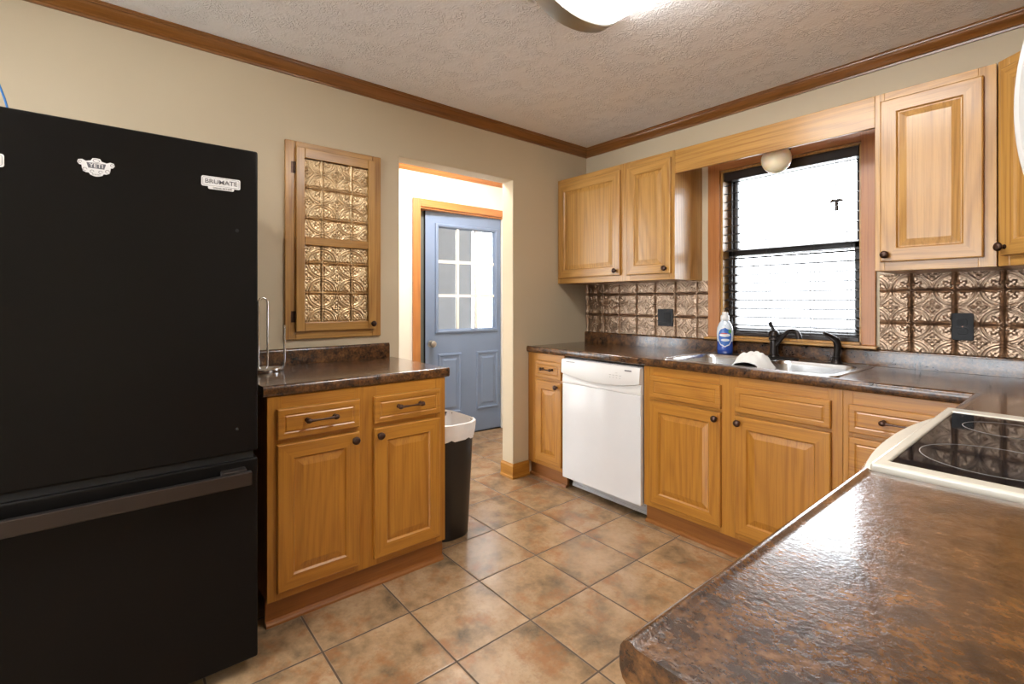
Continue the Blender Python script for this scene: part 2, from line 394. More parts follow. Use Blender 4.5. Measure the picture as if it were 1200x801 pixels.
# ---------------------------------------------------------------- kitchen window
w1 = bpy.data.objects.new('window_1', None); COL.objects.link(w1); structure(w1)
b = MB()
b.box(WX0 - 0.075, WX0, -0.020, -0.0005, WZ0, 2.106, 0); b.box(WX1, WX1 + 0.060, -0.020, -0.0005, WZ0, 2.106, 0)
b.box(WX0, WX1, -0.020, -0.0005, WZ1, 2.106, 1)
b.build('casing', ['casing_v', 'casing_h'], w1, bevel=0.004)
b = MB(); b.box(WX0 - 0.085, WX1 + 0.07, -0.052, -0.0005, 0.9975, WZ0); b.build('sill', 'oak_h', w1, bevel=0.004)
b = MB(); b.box(WX0, WX0 + 0.012, 0.0, 0.15, WZ0, WZ1); b.box(WX1 - 0.012, WX1, 0, 0.15, WZ0, WZ1); b.box(WX0, WX1, 0, 0.15, WZ1 - 0.012, WZ1); b.box(WX0, WX1, 0, 0.15, WZ0, WZ0 + 0.012)
b.build('jamb', 'oak_v', w1)
def sash(z0, z1, y):
    s = MB(); x0, x1 = WX0 + 0.013, WX1 - 0.013
    s.box(x0, x0 + 0.04, y, y + 0.03, z0, z1); s.box(x1 - 0.04, x1, y, y + 0.03, z0, z1)
    s.box(x0, x1, y, y + 0.03, z0, z0 + 0.042); s.box(x0, x1, y, y + 0.03, z1 - 0.042, z1)
    o = s.build('sash', 'dark_brown', w1, bevel=0.003)
    g = MB(); g.box(x0 + 0.04, x1 - 0.04, y + 0.012, y + 0.016, z0 + 0.042, z1 - 0.042); g.build('pane', 'pane', o)
sash(WZ0 + 0.013, 1.555, 0.075); sash(1.513, WZ1 - 0.013, 0.108)

# added windows out of view: fill daylight from behind the camera and into the hall
for nm, axis, (u0, u1, z0, z1), y in (('window_fill_front', 'y', (0.6, 2.4, 0.3, 2.1), YF - 0.07), ('window_fill_hall', 'y', (-0.98, -0.24, 0.06, 2.12), HY0 - 0.06)):
    s = MB(); mid = (u0 + u1) / 2
    for a, c in ((u0, u0 + 0.05), (mid - 0.03, mid + 0.03), (u1 - 0.05, u1)): s.box(a, c, y, y + 0.05, z0, z1)
    s.box(u0, u1, y, y + 0.05, z0, z0 + 0.05); s.box(u0, u1, y, y + 0.05, z1 - 0.05, z1)
    o = structure(s.build(nm, 'white_paint'))
    g = MB(); g.box(u0 + 0.05, u1 - 0.05, y + 0.02, y + 0.024, z0 + 0.05, z1 - 0.05); g.build('pane', 'pane', o)

# ---------------------------------------------------------------- hall door with nine-lite glass
cs = MB()
cs.box(HX, HX + 0.018, OY0 - 0.07, OY0, 0, OZ + 0.065, 0); cs.box(HX, HX + 0.018, OY0, HY1 - 0.001, OZ, OZ + 0.065, 1)
cs.box(HX - 0.12, HX, OY0 - 0.001, OY0 + 0.003, 0, OZ, 0); cs.box(HX - 0.12, HX, OY0, OY1, OZ - 0.015, OZ, 1)
structure(cs.build('trim_3', ['casing_v', 'casing_h'], bevel=0.003))
d1 = bpy.data.objects.new('door_1', None); COL.objects.link(d1); structure(d1)
d1.location = (HX - 0.022, 0.014, 0.012); d1.rotation_euler = (0, 0, radians(-3.6))
# leaf: local y from -0.83 (free edge) to 0 (hinge); room side faces +x
gy0, gy1, gz0, gz1 = -0.677, -0.072, 0.965, 1.885
s = MB(); s.slab('x', -0.044, 0, [-0.805, gy0, gy1, 0], [0, gz0, gz1, 2.02], lambda u, v: not (gy0 < u < gy1 and gz0 < v < gz1))
leaf = s.build('leaf', 'door_blue', d1, bevel=0.003)
def ring_x(s, y0, y1, z0, z1, prof, mats=None, m=0, cap=False):
    L = [[(x, y0 + i, z0 + i), (x, y1 - i, z0 + i), (x, y1 - i, z1 - i), (x, y0 + i, z1 - i)] for i, x in prof]
    s.loops(L, cap0=False, cap1=cap, m=m)
s = MB(); ring_x(s, gy0 - 0.035, gy1 + 0.035, gz0 - 0.035, gz1 + 0.035, [(0, 0.0), (0.004, 0.012), (0.018, 0.016), (0.030, 0.010), (0.040, -0.01), (0.040, -0.03)])
s.build('glass_frame', 'door_blue', d1)
s = MB()
for k in (1, 2):
    y = gy0 + (gy1 - gy0) * k / 3; s.box(-0.028, -0.006, y - 0.013, y + 0.013, gz0, gz1)
    z = gz0 + (gz1 - gz0) * k / 3; s.box(-0.028, -0.0065, gy0, gy1, z - 0.013, z + 0.013)
s.build('muntins', 'white_paint', d1)
s = MB(); s.box(-0.020, -0.016, gy0 + 0.003, gy1 - 0.003, gz0 + 0.003, gz1 - 0.003); s.build('pane', 'pane', d1)
for y0, y1 in ((-0.683, -0.438), (-0.278, -0.03)):
    s = MB(); ring_x(s, y0, y1, 0.20, 0.75, [(0, 0.0005), (0.006, 0.010), (0.018, 0.011), (0.026, 0.002), (0.05, 0.002), (0.065, 0.010)], cap=True)
    s.build('raised_panel', 'door_blue', d1)
s = MB(); s.lathe([(0.030, 0), (0.030, 0.006), (0.012, 0.008), (0.011, 0.030), (0.024, 0.036), (0.030, 0.048), (0.027, 0.060), (0.012, 0.067)], (0, -0.752, 0.845), 'x'); smooth_by(s.build('door_knob', 'nickel', d1), 50)
s = MB(); s.box(-0.05, 0.004, -0.805, 0.0, -0.010, 0.0); s.box(-0.046, 0.001, -0.809, -0.8055, 0.0, 2.02); s.build('weather_strip', 'gasket', d1)
s = MB(); s.box(HX - 0.118, HX - 0.095, OY0 + 0.0035, OY0 + 0.10, 0.0, OZ - 0.016); structure(s.build('trim_4', 'storm_frame', bevel=0.004))

# ---------------------------------------------------------------- cabinet builders (local: width +x, front faces -y)
def front_panel(name, parent, x0, x1, z0, z1, kit, raised=True, t=0.019):
    """framed raised-panel door or routed drawer front standing off the face at y = 0"""
    ov, oh = kit
    s = MB(); y = -t
    fr = 0.056 if raised else 0.026
    if raised: prof = [(0, -0.001), (0, y + 0.004), (0.0015, y + 0.0015), (0.005, y), (fr, y), (fr + 0.004, y + 0.005), (fr + 0.006, y + 0.008), (fr + 0.009, y + 0.008), (fr + 0.034, y + 0.002), (fr + 0.036, y + 0.0015)]
    else: prof = [(0, -0.001), (0, y + 0.004), (0.0015, y + 0.0015), (0.005, y), (fr - 0.004, y), (fr, y + 0.003), (fr + 0.002, y + 0.003), (fr + 0.006, y)]
    nfr = 5 if raised else 99
    def rect(i, yy): return [(x0 + i, yy, z0 + i), (x1 - i, yy, z0 + i), (x1 - i, yy, z1 - i), (x0 + i, yy, z1 - i)]
    base = len(s.v)
    for i, yy in prof: s.v += rect(i, yy)
    for r in range(len(prof) - 1):
        for k in range(4):
            kk = (k + 1) % 4
            if raised: mi = (1 if k in (0, 2) else 0) if r < nfr else 0
            else: mi = 1
            s.face((base + r * 4 + k, base + r * 4 + kk, base + (r + 1) * 4 + kk, base + (r + 1) * 4 + k), mi)
    last = base + (len(prof) - 1) * 4
    s.face((last, last + 1, last + 2, last + 3), 0 if raised else 1); s.face((base + 3, base + 2, base + 1, base), 0)
    return s.build(name, [ov, oh], parent)
def knob(parent, x, z, y=-0.019):
    s = MB(); s.lathe([(0.0085, 0), (0.0085, -0.002), (0.005, -0.005), (0.005, -0.012), (0.012, -0.016), (0.0165, -0.021), (0.0155, -0.027), (0.010, -0.031), (0.003, -0.0325)], (x, y, z), 'y', 20)
    return smooth_by(s.build('knob', 'bronze', parent), 50)
def pull(parent, x, z, y=-0.019, L=0.105):
    s = MB(); yy = y - 0.026
    for sx in (-1, 1):
        s.lathe([(0.009, 0), (0.009, -0.003), (0.0055, -0.006), (0.0055, -0.02), (0.008, -0.023)], (x + sx * L / 2, y, z), 'y', 14)
        c = x + sx * L / 2
        s.tube([(c - sx * 0.012, yy, z), (c - sx * 0.006, yy, z), (c, yy, z), (c + sx * 0.007, yy, z), (c + sx * 0.011, yy, z)], [0.006, 0.010, 0.0105, 0.009, 0.003], 12)
    pts = []; rs = []
    for i in range(9):
        f = i / 8; pts.append((x - L / 2 + L * f, yy - 0.004 * sin(pi * f), z)); rs.append(0.0048 + 0.0012 * cos(2 * pi * f))
    s.tube(pts, rs, 12)
    return smooth_by(s.build('pull_handle', 'bronze', parent), 50)
def face_frame(parent, wdt, z0, z1, stiles, rails, kit):
    """stiles [(x0,x1)], rails [(x0,x1,z0,z1)]"""
    s = MB()
    for a, c in stiles: s.box(a, c, 0, 0.019, z0, z1, 0)
    for a, c, e, f in rails: s.box(a, c, 0.0004, 0.019, e, f, 1)
    return s.build('face_frame', list(kit), parent, bevel=0.001, seg=1)
TOP_Z = 0.8715
def base_cabinet(label, loc, rz, wdt, dep, doors, drawers, toe_y=0.027, kit=('base_v', 'base_h'), knob_pull=True, stile_gaps=(), low=0.10, toe_ends=(0, 0)):
    c = thing('base_cabinet', label, 'cabinet', loc, rz)
    s = MB(); s.box(0, 0.016, 0.0195, dep, low, TOP_Z); s.box(wdt - 0.016, wdt, 0.0195, dep, low, TOP_Z); s.box(0.016, wdt - 0.016, dep - 0.008, dep, low, TOP_Z)
    s.box(0.016, wdt - 0.016, 0.0195, dep - 0.008, low, low + 0.016); s.box(0.016, wdt - 0.016, 0.0195, 0.026, low + 0.016, TOP_Z); s.build('carcass', kit[0], c)
    xs = [0.0] + [v for g in stile_gaps for v in g] + [wdt]
    stiles = [(0, stile_gaps[0][0] if stile_gaps else 0.03)]
    for i in range(len(stile_gaps) - 1): stiles.append((stile_gaps[i][1], stile_gaps[i + 1][0]))
    stiles.append((stile_gaps[-1][1], wdt))
    rails = []
    for a, e in stile_gaps: rails += [(a, e, low, low + 0.035), (a, e, 0.688, 0.712), (a, e, 0.815, TOP_Z)]
    face_frame(c, wdt, low, TOP_Z, stiles, rails, kit)
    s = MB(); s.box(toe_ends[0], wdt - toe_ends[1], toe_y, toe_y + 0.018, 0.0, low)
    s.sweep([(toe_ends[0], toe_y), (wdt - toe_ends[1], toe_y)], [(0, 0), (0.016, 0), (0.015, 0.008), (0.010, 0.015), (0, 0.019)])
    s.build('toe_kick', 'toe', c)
    for (x0, x1, z0, z1, kx) in doors:
        d = front_panel('door', c, x0, x1, z0, z1, kit)
        if kx is not None: knob(d, kx, z1 - 0.030)
    for (x0, x1, z0, z1, hp) in drawers:
        d = front_panel('drawer' if hp else 'false_drawer_front', c, x0, x1, z0, z1, kit, raised=False)
        if hp: pull(d, (x0 + x1) / 2, (z0 + z1) / 2 + 0.005, L=hp)
    return c
R90 = radians(90)
# island of cupboards by the refrigerator (front faces +x)
base_cabinet('two door base cabinet with two drawers standing between refrigerator and black bin', (0.612, -2.463, 0), R90, 0.774, 0.610,
    [(0.032, 0.350, 0.132, 0.690, 0.326), (0.415, 0.739, 0.132, 0.690, 0.435)], [(0.032, 0.350, 0.709, 0.825, 0.107), (0.415, 0.739, 0.709, 0.825, 0.107)],
    stile_gaps=[(0.05, 0.335), (0.43, 0.722)])
# narrow cabinet left of the dishwasher
base_cabinet('narrow base cabinet with one slim door in the corner beside dishwasher', (0.001, -0.6165, 0), 0, 0.357, 0.615,
    [(0.093, 0.341, 0.132, 0.690, 0.306)], [(0.093, 0.341, 0.709, 0.823, 0.09)], stile_gaps=[(0.105, 0.33)])
base_cabinet('wide sink base cabinet with two doors under the window, right of dishwasher', (0.976, -0.6165, 0), 0, 0.954, 0.615,
    [(0.047, 0.447, 0.132, 0.690, 0.426), (0.517, 0.915, 0.132, 0.690, 0.538)], [(0.047, 0.447, 0.707, 0.823, 0), (0.517, 0.915, 0.707, 0.823, 0)],
    stile_gaps=[(0.06, 0.435), (0.53, 0.902)])
c = base_cabinet('drawer base cabinet in the corner beyond the white range, right of sink cabinet', (1.931, -0.6165, 0), 0, 0.403, 0.615,
    [], [(0.022, 0.360, 0.707, 0.820, 0.105), (0.022, 0.360, 0.425, 0.690, 0.105), (0.022, 0.360, 0.132, 0.408, 0.105)], stile_gaps=[(0.035, 0.345)])
base_cabinet('base cabinet filling the inner corner under worktop, facing sideways beside range', (2.336, -0.6175, 0), -R90, 0.412, 0.610,
    [(0.03, 0.385, 0.132, 0.690, 0.36)], [(0.03, 0.385, 0.709, 0.823, 0.105)], stile_gaps=[(0.045, 0.37)])
base_cabinet('base cabinet below the short worktop on the near side of the range', (2.336, -1.815, 0), -R90, 0.70, 0.610,
    [(0.03, 0.335, 0.132, 0.690, 0.31), (0.365, 0.67, 0.132, 0.690, 0.39)], [(0.03, 0.335, 0.709, 0.823, 0.105), (0.365, 0.67, 0.709, 0.823, 0.105)],
    stile_gaps=[(0.045, 0.32), (0.38, 0.655)])

def upper_cabinet(label, loc, rz, wdt, dep, zlo, zhi, doors, gaps, kit=('oak_v', 'oak_h')):
    c = thing('wall_cabinet', label, 'cabinet', loc, rz)
    s = MB(); s.box(0, wdt, 0.0195, dep, zlo, zhi); s.build('carcass', kit[0], c)
    stiles = [(0, gaps[0][0])] + [(gaps[i][1], gaps[i + 1][0]) for i in range(len(gaps) - 1)] + [(gaps[-1][1], wdt)]
    rails = []
    for a, e in gaps: rails += [(a, e, zlo, zlo + 0.05), (a, e, zhi - 0.05, zhi)]
    face_frame(c, wdt, zlo, zhi, stiles, rails, kit)
    for (x0, x1, z0, z1, kx) in doors:
        d = front_panel('door', c, x0, x1, z0, z1, kit); knob(d, kx, z0 + 0.030)
    return c
UZ0, UZ1, UY = 1.3646, 2.1376, -0.3177
upper_cabinet('two door oak wall cabinet in the room corner, left of window', (0.001, UY, 0), 0, 0.981, 0.316, UZ0, UZ1,
    [(0.022, 0.586, 1.405, 2.098, 0.556), (0.643, 0.961, 1.402, 2.098, 0.930)], [(0.035, 0.57), (0.66, 0.945)])
upper_cabinet('single door oak wall cabinet between window and angled corner cabinet', (1.966, UY, 0), 0, 0.381, 0.316, UZ0, UZ1,
    [(0.022, 0.346, 1.402, 2.100, 0.042)], [(0.035, 0.33)])
upper_cabinet('oak wall cabinet on side wall between angled cabinet and microwave', (2.635, -0.625, 0), -R90, 0.405, 0.314, UZ0, UZ1,
    [(0.022, 0.383, 1.402, 2.100, 0.36)], [(0.035, 0.37)])
upper_cabinet('short oak wall cabinet fixed above the white microwave', (2.635, -1.036, 0), -R90, 0.76, 0.314, 1.785, UZ1,
    [(0.022, 0.365, 1.82, 2.100, 0.34), (0.395, 0.738, 1.82, 2.100, 0.42)], [(0.035, 0.35), (0.41, 0.725)])
# angled corner cabinet
dc = thing('corner_wall_cabinet', 'angled oak corner wall cabinet at the right edge, beside single door cabinet', 'cabinet', (2.348, UY, 0), -radians(45))
s = MB(); poly = [(2.350, -0.001), (2.350, UY + 0.02), (2.640, -0.618), (2.948, -0.618), (2.948, -0.001)]
ca, sa = cos(radians(45)), sin(radians(45))
loc_poly = [((x - 2.348) * ca - (y - UY) * sa, (x - 2.348) * sa + (y - UY) * ca) for x, y in poly]
s.prism(loc_poly, UZ0, UZ1); s.build('carcass', 'oak_v', dc)
DW_ = 0.42
face_frame(dc, DW_, UZ0, UZ1, [(0.004, 0.05), (DW_ - 0.05, DW_ - 0.002)], [(0.05, DW_ - 0.05, UZ0, UZ0 + 0.05), (0.05, DW_ - 0.05, UZ1 - 0.05, UZ1)], ('oak_v', 'oak_h'))
dd = front_panel('door', dc, 0.032, DW_ - 0.032, 1.402, 2.100, ('oak_v', 'oak_h')); knob(dd, 0.052, 1.434)
# valance over the window
s = MB(); s.box(0.9835, 1.9655, UY + 0.001, UY + 0.020, 1.998, 2.1370)
tag(s.build('valance_board', 'oak_h', bevel=0.002), 'plain oak valance board spanning above the window between wall cabinets', 'valance')

# ---------------------------------------------------------------- worktops
CT = 0.9137
eprof = [(0.0, CT), (0.006, CT), (0.010, CT + 0.0025), (0.015, CT + 0.0028), (0.020, CT), (0.0235, CT - 0.006), (0.0245, CT - 0.014), (0.024, CT - 0.026), (0.021, CT - 0.035), (0.015, CT - 0.0405), (0.0, CT - 0.0415)]
SX0, SX1, SY0, SY1 = 1.075, 1.885, -0.572, -0.052
t = thing('worktop', 'brown stone-look laminate worktop running under the window around the corner to range', 'worktop')
s = MB()
s.slab('z', CT - 0.0415, CT, [0.0015, SX0, SX1, 2.339, XR - 0.0015], [-1.034, -0.610, SY0, SY1, -0.0015],
       lambda u, v: (v > -0.61 or u > 2.339) and not (SX0 < u < SX1 and SY0 < v < SY1))
s.sweep([(0.0015, -0.610), (2.339, -0.610), (2.339, -1.034)], eprof)
smooth_by(s.build('top', 'laminate', t, weld=False), 40)
sprof = [(0.0015, CT + 0.0005), (0.020, CT + 0.0005), (0.020, 0.983), (0.018, 0.991), (0.012, 0.9958), (0.0015, 0.9958)]
s = MB(); s.sweep([(0.0015, 0), (XR - 0.0015, 0)], sprof); smooth_by(s.build('backsplash', 'laminate', t), 40)
s = MB(); s.sweep([(XR, -0.022), (XR, -1.034)], sprof); smooth_by(s.build('backsplash', 'laminate', t), 40)

t = thing('worktop', 'short brown laminate worktop with raised back, standing beside the refrigerator', 'worktop')
s = MB(); s.box(0.0015, 0.599, -2.478, -1.669, CT - 0.0415, CT); s.sweep([(0.599, -2.478), (0.599, -1.669)], eprof)
smooth_by(s.build('top', 'laminate', t, weld=False), 40)
s = MB(); s.sweep([(0, -2.478), (0, -1.690)], sprof); smooth_by(s.build('backsplash', 'laminate', t), 40)

NX = 2.322
t = thing('worktop', 'large brown laminate worktop end close to camera, mirroring the bright window', 'worktop')
s = MB(); s.box(NX, XR - 0.0015, -2.54, -1.808, CT - 0.0415, CT); s.sweep([(NX, -1.808), (NX, -2.54)], eprof)
smooth_by(s.build('top', 'laminate', t, weld=False), 40)

# ---------------------------------------------------------------- pressed tin
def tin_h(u, v, T):
    a, c = (u / T) % 1.0, (v / T) % 1.0
    x, y = abs(a - 0.5) * 2, abs(c - 0.5) * 2              # 0 centre .. 1 seam
    g = lambda d, w: math.exp(-(d / w) ** 2)
    h = 0.0
    e = 1 - max(x, y); h += 1.35 * g(e - 0.00, 0.05) - 0.7 * g(e - 0.105, 0.035)
    rc = math.hypot(1 - x, 1 - y)                         # from nearest corner
    h += 0.75 * g(rc - 0.98, 0.045) + 0.55 * g(rc - 0.84, 0.04) - 0.3 * g(rc - 0.91, 0.03)
    r = math.hypot(x, y); th = math.atan2(y, x)
    h += 0.8 * g(r - 0.20 * abs(cos(2 * th)) - 0.06, 0.06) + 0.4 * g(r, 0.05)        # four petal flower
    h += 0.45 * g(x + y - 0.52, 0.045)                    # diamond round it
    p = (1 - x); q = (1 - y); d = abs(p - q) / 1.414; l = (p + q) / 1.414
    wv = 0.16 * (1 + 0.45 * sin(l * 34)) * max(0.0, sin(min(1, max(0, (l - 0.12) / 0.58)) * pi))
    if d < wv: h += 0.85 * (1 - (d / max(wv, 1e-4)) ** 2) ** 0.5
    h -= 0.4 * g(d, 0.025) if 0.15 < l < 0.66 else 0
    h += 0.6 * g(math.hypot(p, q) - 0.0, 0.09)
    if rc > 1.03 or rc < 0.78: h += 0.22 * sin(26 * x + 3 * y) * sin(26 * y + 3 * x)
    return h * 0.0050
def tin_panel(name, mat, parent, axis, u0, u1, z0, z1, base, T=0.1545, uo=0.0, zo=0.0, step=0.0028, sign=-1, thick=0.004):
    nu, nz = max(2, int((u1 - u0) / step)), max(2, int((z1 - z0) / step))
    s = MB()
    for j in range(nz + 1):
        for i in range(nu + 1):
            u, z = u0 + (u1 - u0) * i / nu, z0 + (z1 - z0) * j / nz
            h = base + sign * (thick + tin_h(u - uo, z - zo, T))
            s.v.append((u, h, z) if axis == 'y' else (h, u, z))
    for j in range(nz):
        for i in range(nu):
            a = j * (nu + 1) + i; s.face((a, a + 1, a + nu + 2, a + nu + 1))
    # rim back to the wall
    edge = [i for i in range(nu + 1)] + [(j) * (nu + 1) + nu for j in range(1, nz + 1)] + [nz * (nu + 1) + i for i in range(nu - 1, -1, -1)] + [j * (nu + 1) for j in range(nz - 1, 0, -1)]
    k0 = len(s.v)
    for e in edge:
        p = s.v[e]; s.v.append((p[0], base, p[2]) if axis == 'y' else (base, p[1], p[2]))
    for k in range(len(edge)): s.face((edge[k], edge[(k + 1) % len(edge)], k0 + (k + 1) % len(edge), k0 + k))
    s.face([k0 + k for k in range(len(edge))])
    o = s.build(name, mat, parent, weld=False); o.data.shade_smooth(); o.data.set_sharp_from_angle(angle=radians(60))
    return o
o = tin_panel('backsplash_panel', 'tin_copper', None, 'y', 0.002, WX0 - 0.078, 0.997, UZ0 - 0.001, -0.0005, uo=0.02, zo=1.284)
tag(o, 'pressed copper-coloured tin backsplash under the left wall cabinet', 'backsplash')
o = tin_panel('backsplash_panel', 'tin_copper', None, 'y', WX1 + 0.073, XR - 0.002, 0.997, UZ0 - 0.001, -0.0005, uo=2.031, zo=1.284)
tag(o, 'pressed copper-coloured tin backsplash right of window, behind the black duplex outlet', 'backsplash')

# ---------------------------------------------------------------- recessed cabinet on the left wall with brass tin door
wc = thing('tin_panel_cabinet', 'tall oak framed wall cupboard with brass tin panels, above worktop by refrigerator', 'cabinet', (0.0005, -1.995, 1.04))
s = MB(); y0, y1, z1 = -0.252, 0.252, 1.0
s.box(0, 0.019, y0, y0 + 0.05, 0, z1, 0); s.box(0, 0.019, y1 - 0.05, y1, 0, z1, 0); s.box(0, 0.0186, y0 + 0.05, y1 - 0.05, 0, 0.05, 1); s.box(0, 0.0186, y0 + 0.05, y1 - 0.05, z1 - 0.05, z1, 1)
s.build('frame', ['oak_v', 'oak_h'], wc, bevel=0.003)
dy0, dy1, dz0, dz1 = -0.205, 0.212, 0.040, 0.968
s = MB(); X0, X1 = 0.0195, 0.040
s.box(X0, X1, dy0, dy0 + 0.042, dz0, dz1, 0); s.box(X0, X1, dy1 - 0.042, dy1, dz0, dz1, 0)
for a, e in ((dz0, dz0 + 0.045), (0.478, 0.520), (dz1 - 0.050, dz1)): s.box(X0, X1 - 0.0005, dy0 + 0.042, dy1 - 0.042, a, e, 1)
door = s.build('door', ['oak_v', 'oak_h'], wc, bevel=0.003)
for a, e in ((dz0 + 0.0455, 0.4775), (0.5205, dz1 - 0.0505)):
    tin_panel('tin_panel', 'tin_gold', door, 'x', dy0 + 0.0425, dy1 - 0.0425, a, e, 0.021, uo=-0.075, zo=0.08 if a < 0.4 else 0.0, sign=1, step=0.0026)
s = MB(); s.lathe([(0.008, 0), (0.005, 0.004), (0.005, 0.012), (0.014, 0.017), (0.016, 0.023), (0.010, 0.030), (0.003, 0.032)], (X1, 0.193, 0.070), 'x', 18); smooth_by(s.build('knob', 'bronze', door), 50)
for z in (0.115, 0.865):
    s = MB(); s.box(0.019, 0.0215, dy0 - 0.020, dy0 - 0.001, z - 0.028, z + 0.028); s.tube([(0.026, dy0 - 0.004, z - 0.028), (0.026, dy0 - 0.004, z + 0.028)], 0.005, 8); s.build('hinge', 'bronze', wc)

# ---------------------------------------------------------------- refrigerator
FX, FY, FT = 0.7995, -2.533, 1.732
fr = thing('refrigerator', 'tall black bottom-freezer refrigerator standing at the left', 'refrigerator', (FX, FY, 0))
FW = 0.91
s = MB(); s.box(-0.70, -0.075, -FW + 0.004, -0.004, 0.045, FT - 0.012); s.build('body', 'fridge', fr, bevel=0.006)
s = MB(); s.box(-0.070, 0, -FW, 0, 0.735, FT); up = s.build('upper_door', 'fridge', fr, bevel=0.007, seg=3)
s = MB(); s.box(-0.070, 0, -FW, 0, 0.047, 0.712); lo = s.build('freezer_drawer', 'fridge', fr, bevel=0.007, seg=3)
s = MB(); s.box(-0.0745, -0.0705, -FW + 0.02, -0.02, 0.07, FT - 0.02); s.box(-0.060, -0.012, -FW + 0.015, -0.012, 0.7125, 0.7345); s.build('gasket', 'gasket', fr)
s = MB()
s.box(0.032, 0.052, -FW + 0.035, -0.028, 0.640, 0.684)
for y in (-0.075, -FW + 0.08): s.box(0.0005, 0.034, y - 0.035, y + 0.035, 0.644, 0.690)
s.build('drawer_handle', 'fridge_handle', lo, bevel=0.003)
s = MB(); s.box(0.030, 0.052, -FW + 0.03, -FW + 0.075, 0.80, 1.55)
for z in (0.86, 1.49): s.box(0.0005, 0.032, -FW + 0.035, -FW + 0.07, z - 0.03, z + 0.03)
s.build('door_handle', 'fridge_handle', up, bevel=0.003)
for z in (0.815, 1.462):
    s = MB(); s.lathe([(0.0055, 0.0), (0.0055, 0.0012), (0.003, 0.002)], (0.0, -0.062, z), 'x', 12); s.build('hole_plug', 'gasket', up)
s = MB(); s.box(-0.066, -0.02, -0.075, -0.02, 0.7135, 0.7300); s.build('hinge', 'grey_metal', fr)
s = MB(); s.box(-0.60, -0.085, -FW + 0.03, -0.03, 0.012, 0.044); s.build('base_grille', 'gasket', fr)
for y in (-0.06, -FW + 0.06):
    for x in (-0.10, -0.62):
        s = MB(); s.lathe([(0.020, 0.0), (0.020, 0.012), (0.010, 0.014), (0.010, 0.044)], (x, y, 0), 'z', 16); s.build('foot', 'black_plastic', fr)
def lettering(txt, size, parent, loc, mat, rot=(R90, 0, R90), ext=0.0003, sx=1.0):
    cu = bpy.data.curves.new('lettering', 'FONT'); cu.body = txt; cu.size = size; cu.align_x = 'CENTER'; cu.align_y = 'CENTER'; cu.extrude = ext
    cu.offset = 0.0001 if size > 0.012 else 0
    tmp = bpy.data.objects.new('type', cu); COL.objects.link(tmp); bpy.context.view_layer.update()
    me = bpy.data.meshes.new_from_object(tmp.evaluated_get(bpy.context.evaluated_depsgraph_get())); bpy.data.objects.remove(tmp); bpy.data.curves.remove(cu); me.name = 'lettering'; me.materials.clear()
    o = bpy.data.objects.new('lettering', me); COL.objects.link(o); o.parent = parent; o.location = loc; o.rotation_euler = rot; o.scale = (sx, 1, 1)
    me.materials.append(M[mat]); return o
# winged badge magnet
mg = thing('fridge_magnet', 'white winged badge magnet with dark YETI lettering on refrigerator door', 'magnet', (FX + 0.0004, -2.943, 1.606))
half = [(0.0, 0.026), (0.008, 0.025), (0.012, 0.018), (0.022, 0.015), (0.030, 0.019), (0.038, 0.017), (0.040, 0.010), (0.036, 0.004), (0.031, 0.003), (0.030, -0.006), (0.028, -0.013), (0.022, -0.016), (0.016, -0.016), (0.013, -0.021), (0.006, -0.024), (0.0, -0.025)]
poly = half + [(-x, z) for x, z in half[-2:0:-1]]
s = MB(); s.prism(poly, 0, 0.0014, 'x'); s.build('plate', 'sticker', mg)
s = MB(); s.prism([(-0.021, 0.012), (0.021, 0.012), (0.017, -0.003), (-0.017, -0.003)], 0.0015, 0.0018, 'x'); s.build('name_band', 'sticker_grey', mg)
lettering('YETI', 0.0155, mg, (0.0021, 0, 0.0045), 'sticker')
s = MB()
for sg in (-1, 1):
    for cy, cz, r in ((sg * 0.034, 0.011, 0.0035), (sg * 0.024, -0.008, 0.0045), (sg * 0.009, -0.012, 0.004)):
        s.tube([(0.0017, cy + r * cos(a * pi / 6), cz + r * sin(a * pi / 6)) for a in range(0, 11)], 0.0006, 6)
s.tube([(0.0017, 0.007 * cos(a * pi / 6), 0.0185 + 0.0045 * sin(a * pi / 6)) for a in range(0, 13)], 0.0006, 6)
for k in range(7): s.box(0.0015, 0.0018, -0.0085 + k * 0.0026, -0.0075 + k * 0.0026, -0.0212, -0.0182)
s.build('scrollwork', 'sticker_grey', mg)
# maker name magnet
mg = thing('fridge_magnet', 'white stepped magnet with grey BRUMATE lettering near refrigerator door edge', 'magnet', (FX + 0.0004, -2.640, 1.606))
s = MB(); s.prism(rrect(0, 0.005, 0.108, 0.032, 0.005, 4), 0, 0.0013, 'x'); s.prism(rrect(0.0, -0.0125, 0.072, 0.013, 0.004, 4), 0.0, 0.0012, 'x'); s.build('plate', 'sticker', mg)
s = MB(); L = [(0.0013, *p) for p in rrect(0, 0.005, 0.100, 0.025, 0.003, 4)]; s.tube(L + [L[0]], 0.0005, 5); s.build('border_line', 'sticker_grey', mg)
lettering('BRUMATE', 0.0195, mg, (0.0017, 0, 0.005), 'sticker_grey', sx=1.05)
lettering('DRINK BETTER', 0.0075, mg, (0.0016, 0.004, -0.0142), 'sticker_grey', sx=1.05)
# third magnet at the picture edge
mg = thing('fridge_magnet', 'plain white rounded magnet at the far left of refrigerator door', 'magnet', (FX + 0.0004, -3.168, 1.592))
s = MB(); s.prism(rrect(0, 0, 0.092, 0.034, 0.006, 4), 0, 0.0013, 'x'); s.build('plate', 'sticker', mg)
s = MB(); L = [(0.0013, *p) for p in rrect(0, 0, 0.084, 0.026, 0.004, 4)]; s.tube(L + [L[0]], 0.0005, 5); s.build('border_line', 'sticker_grey', mg)
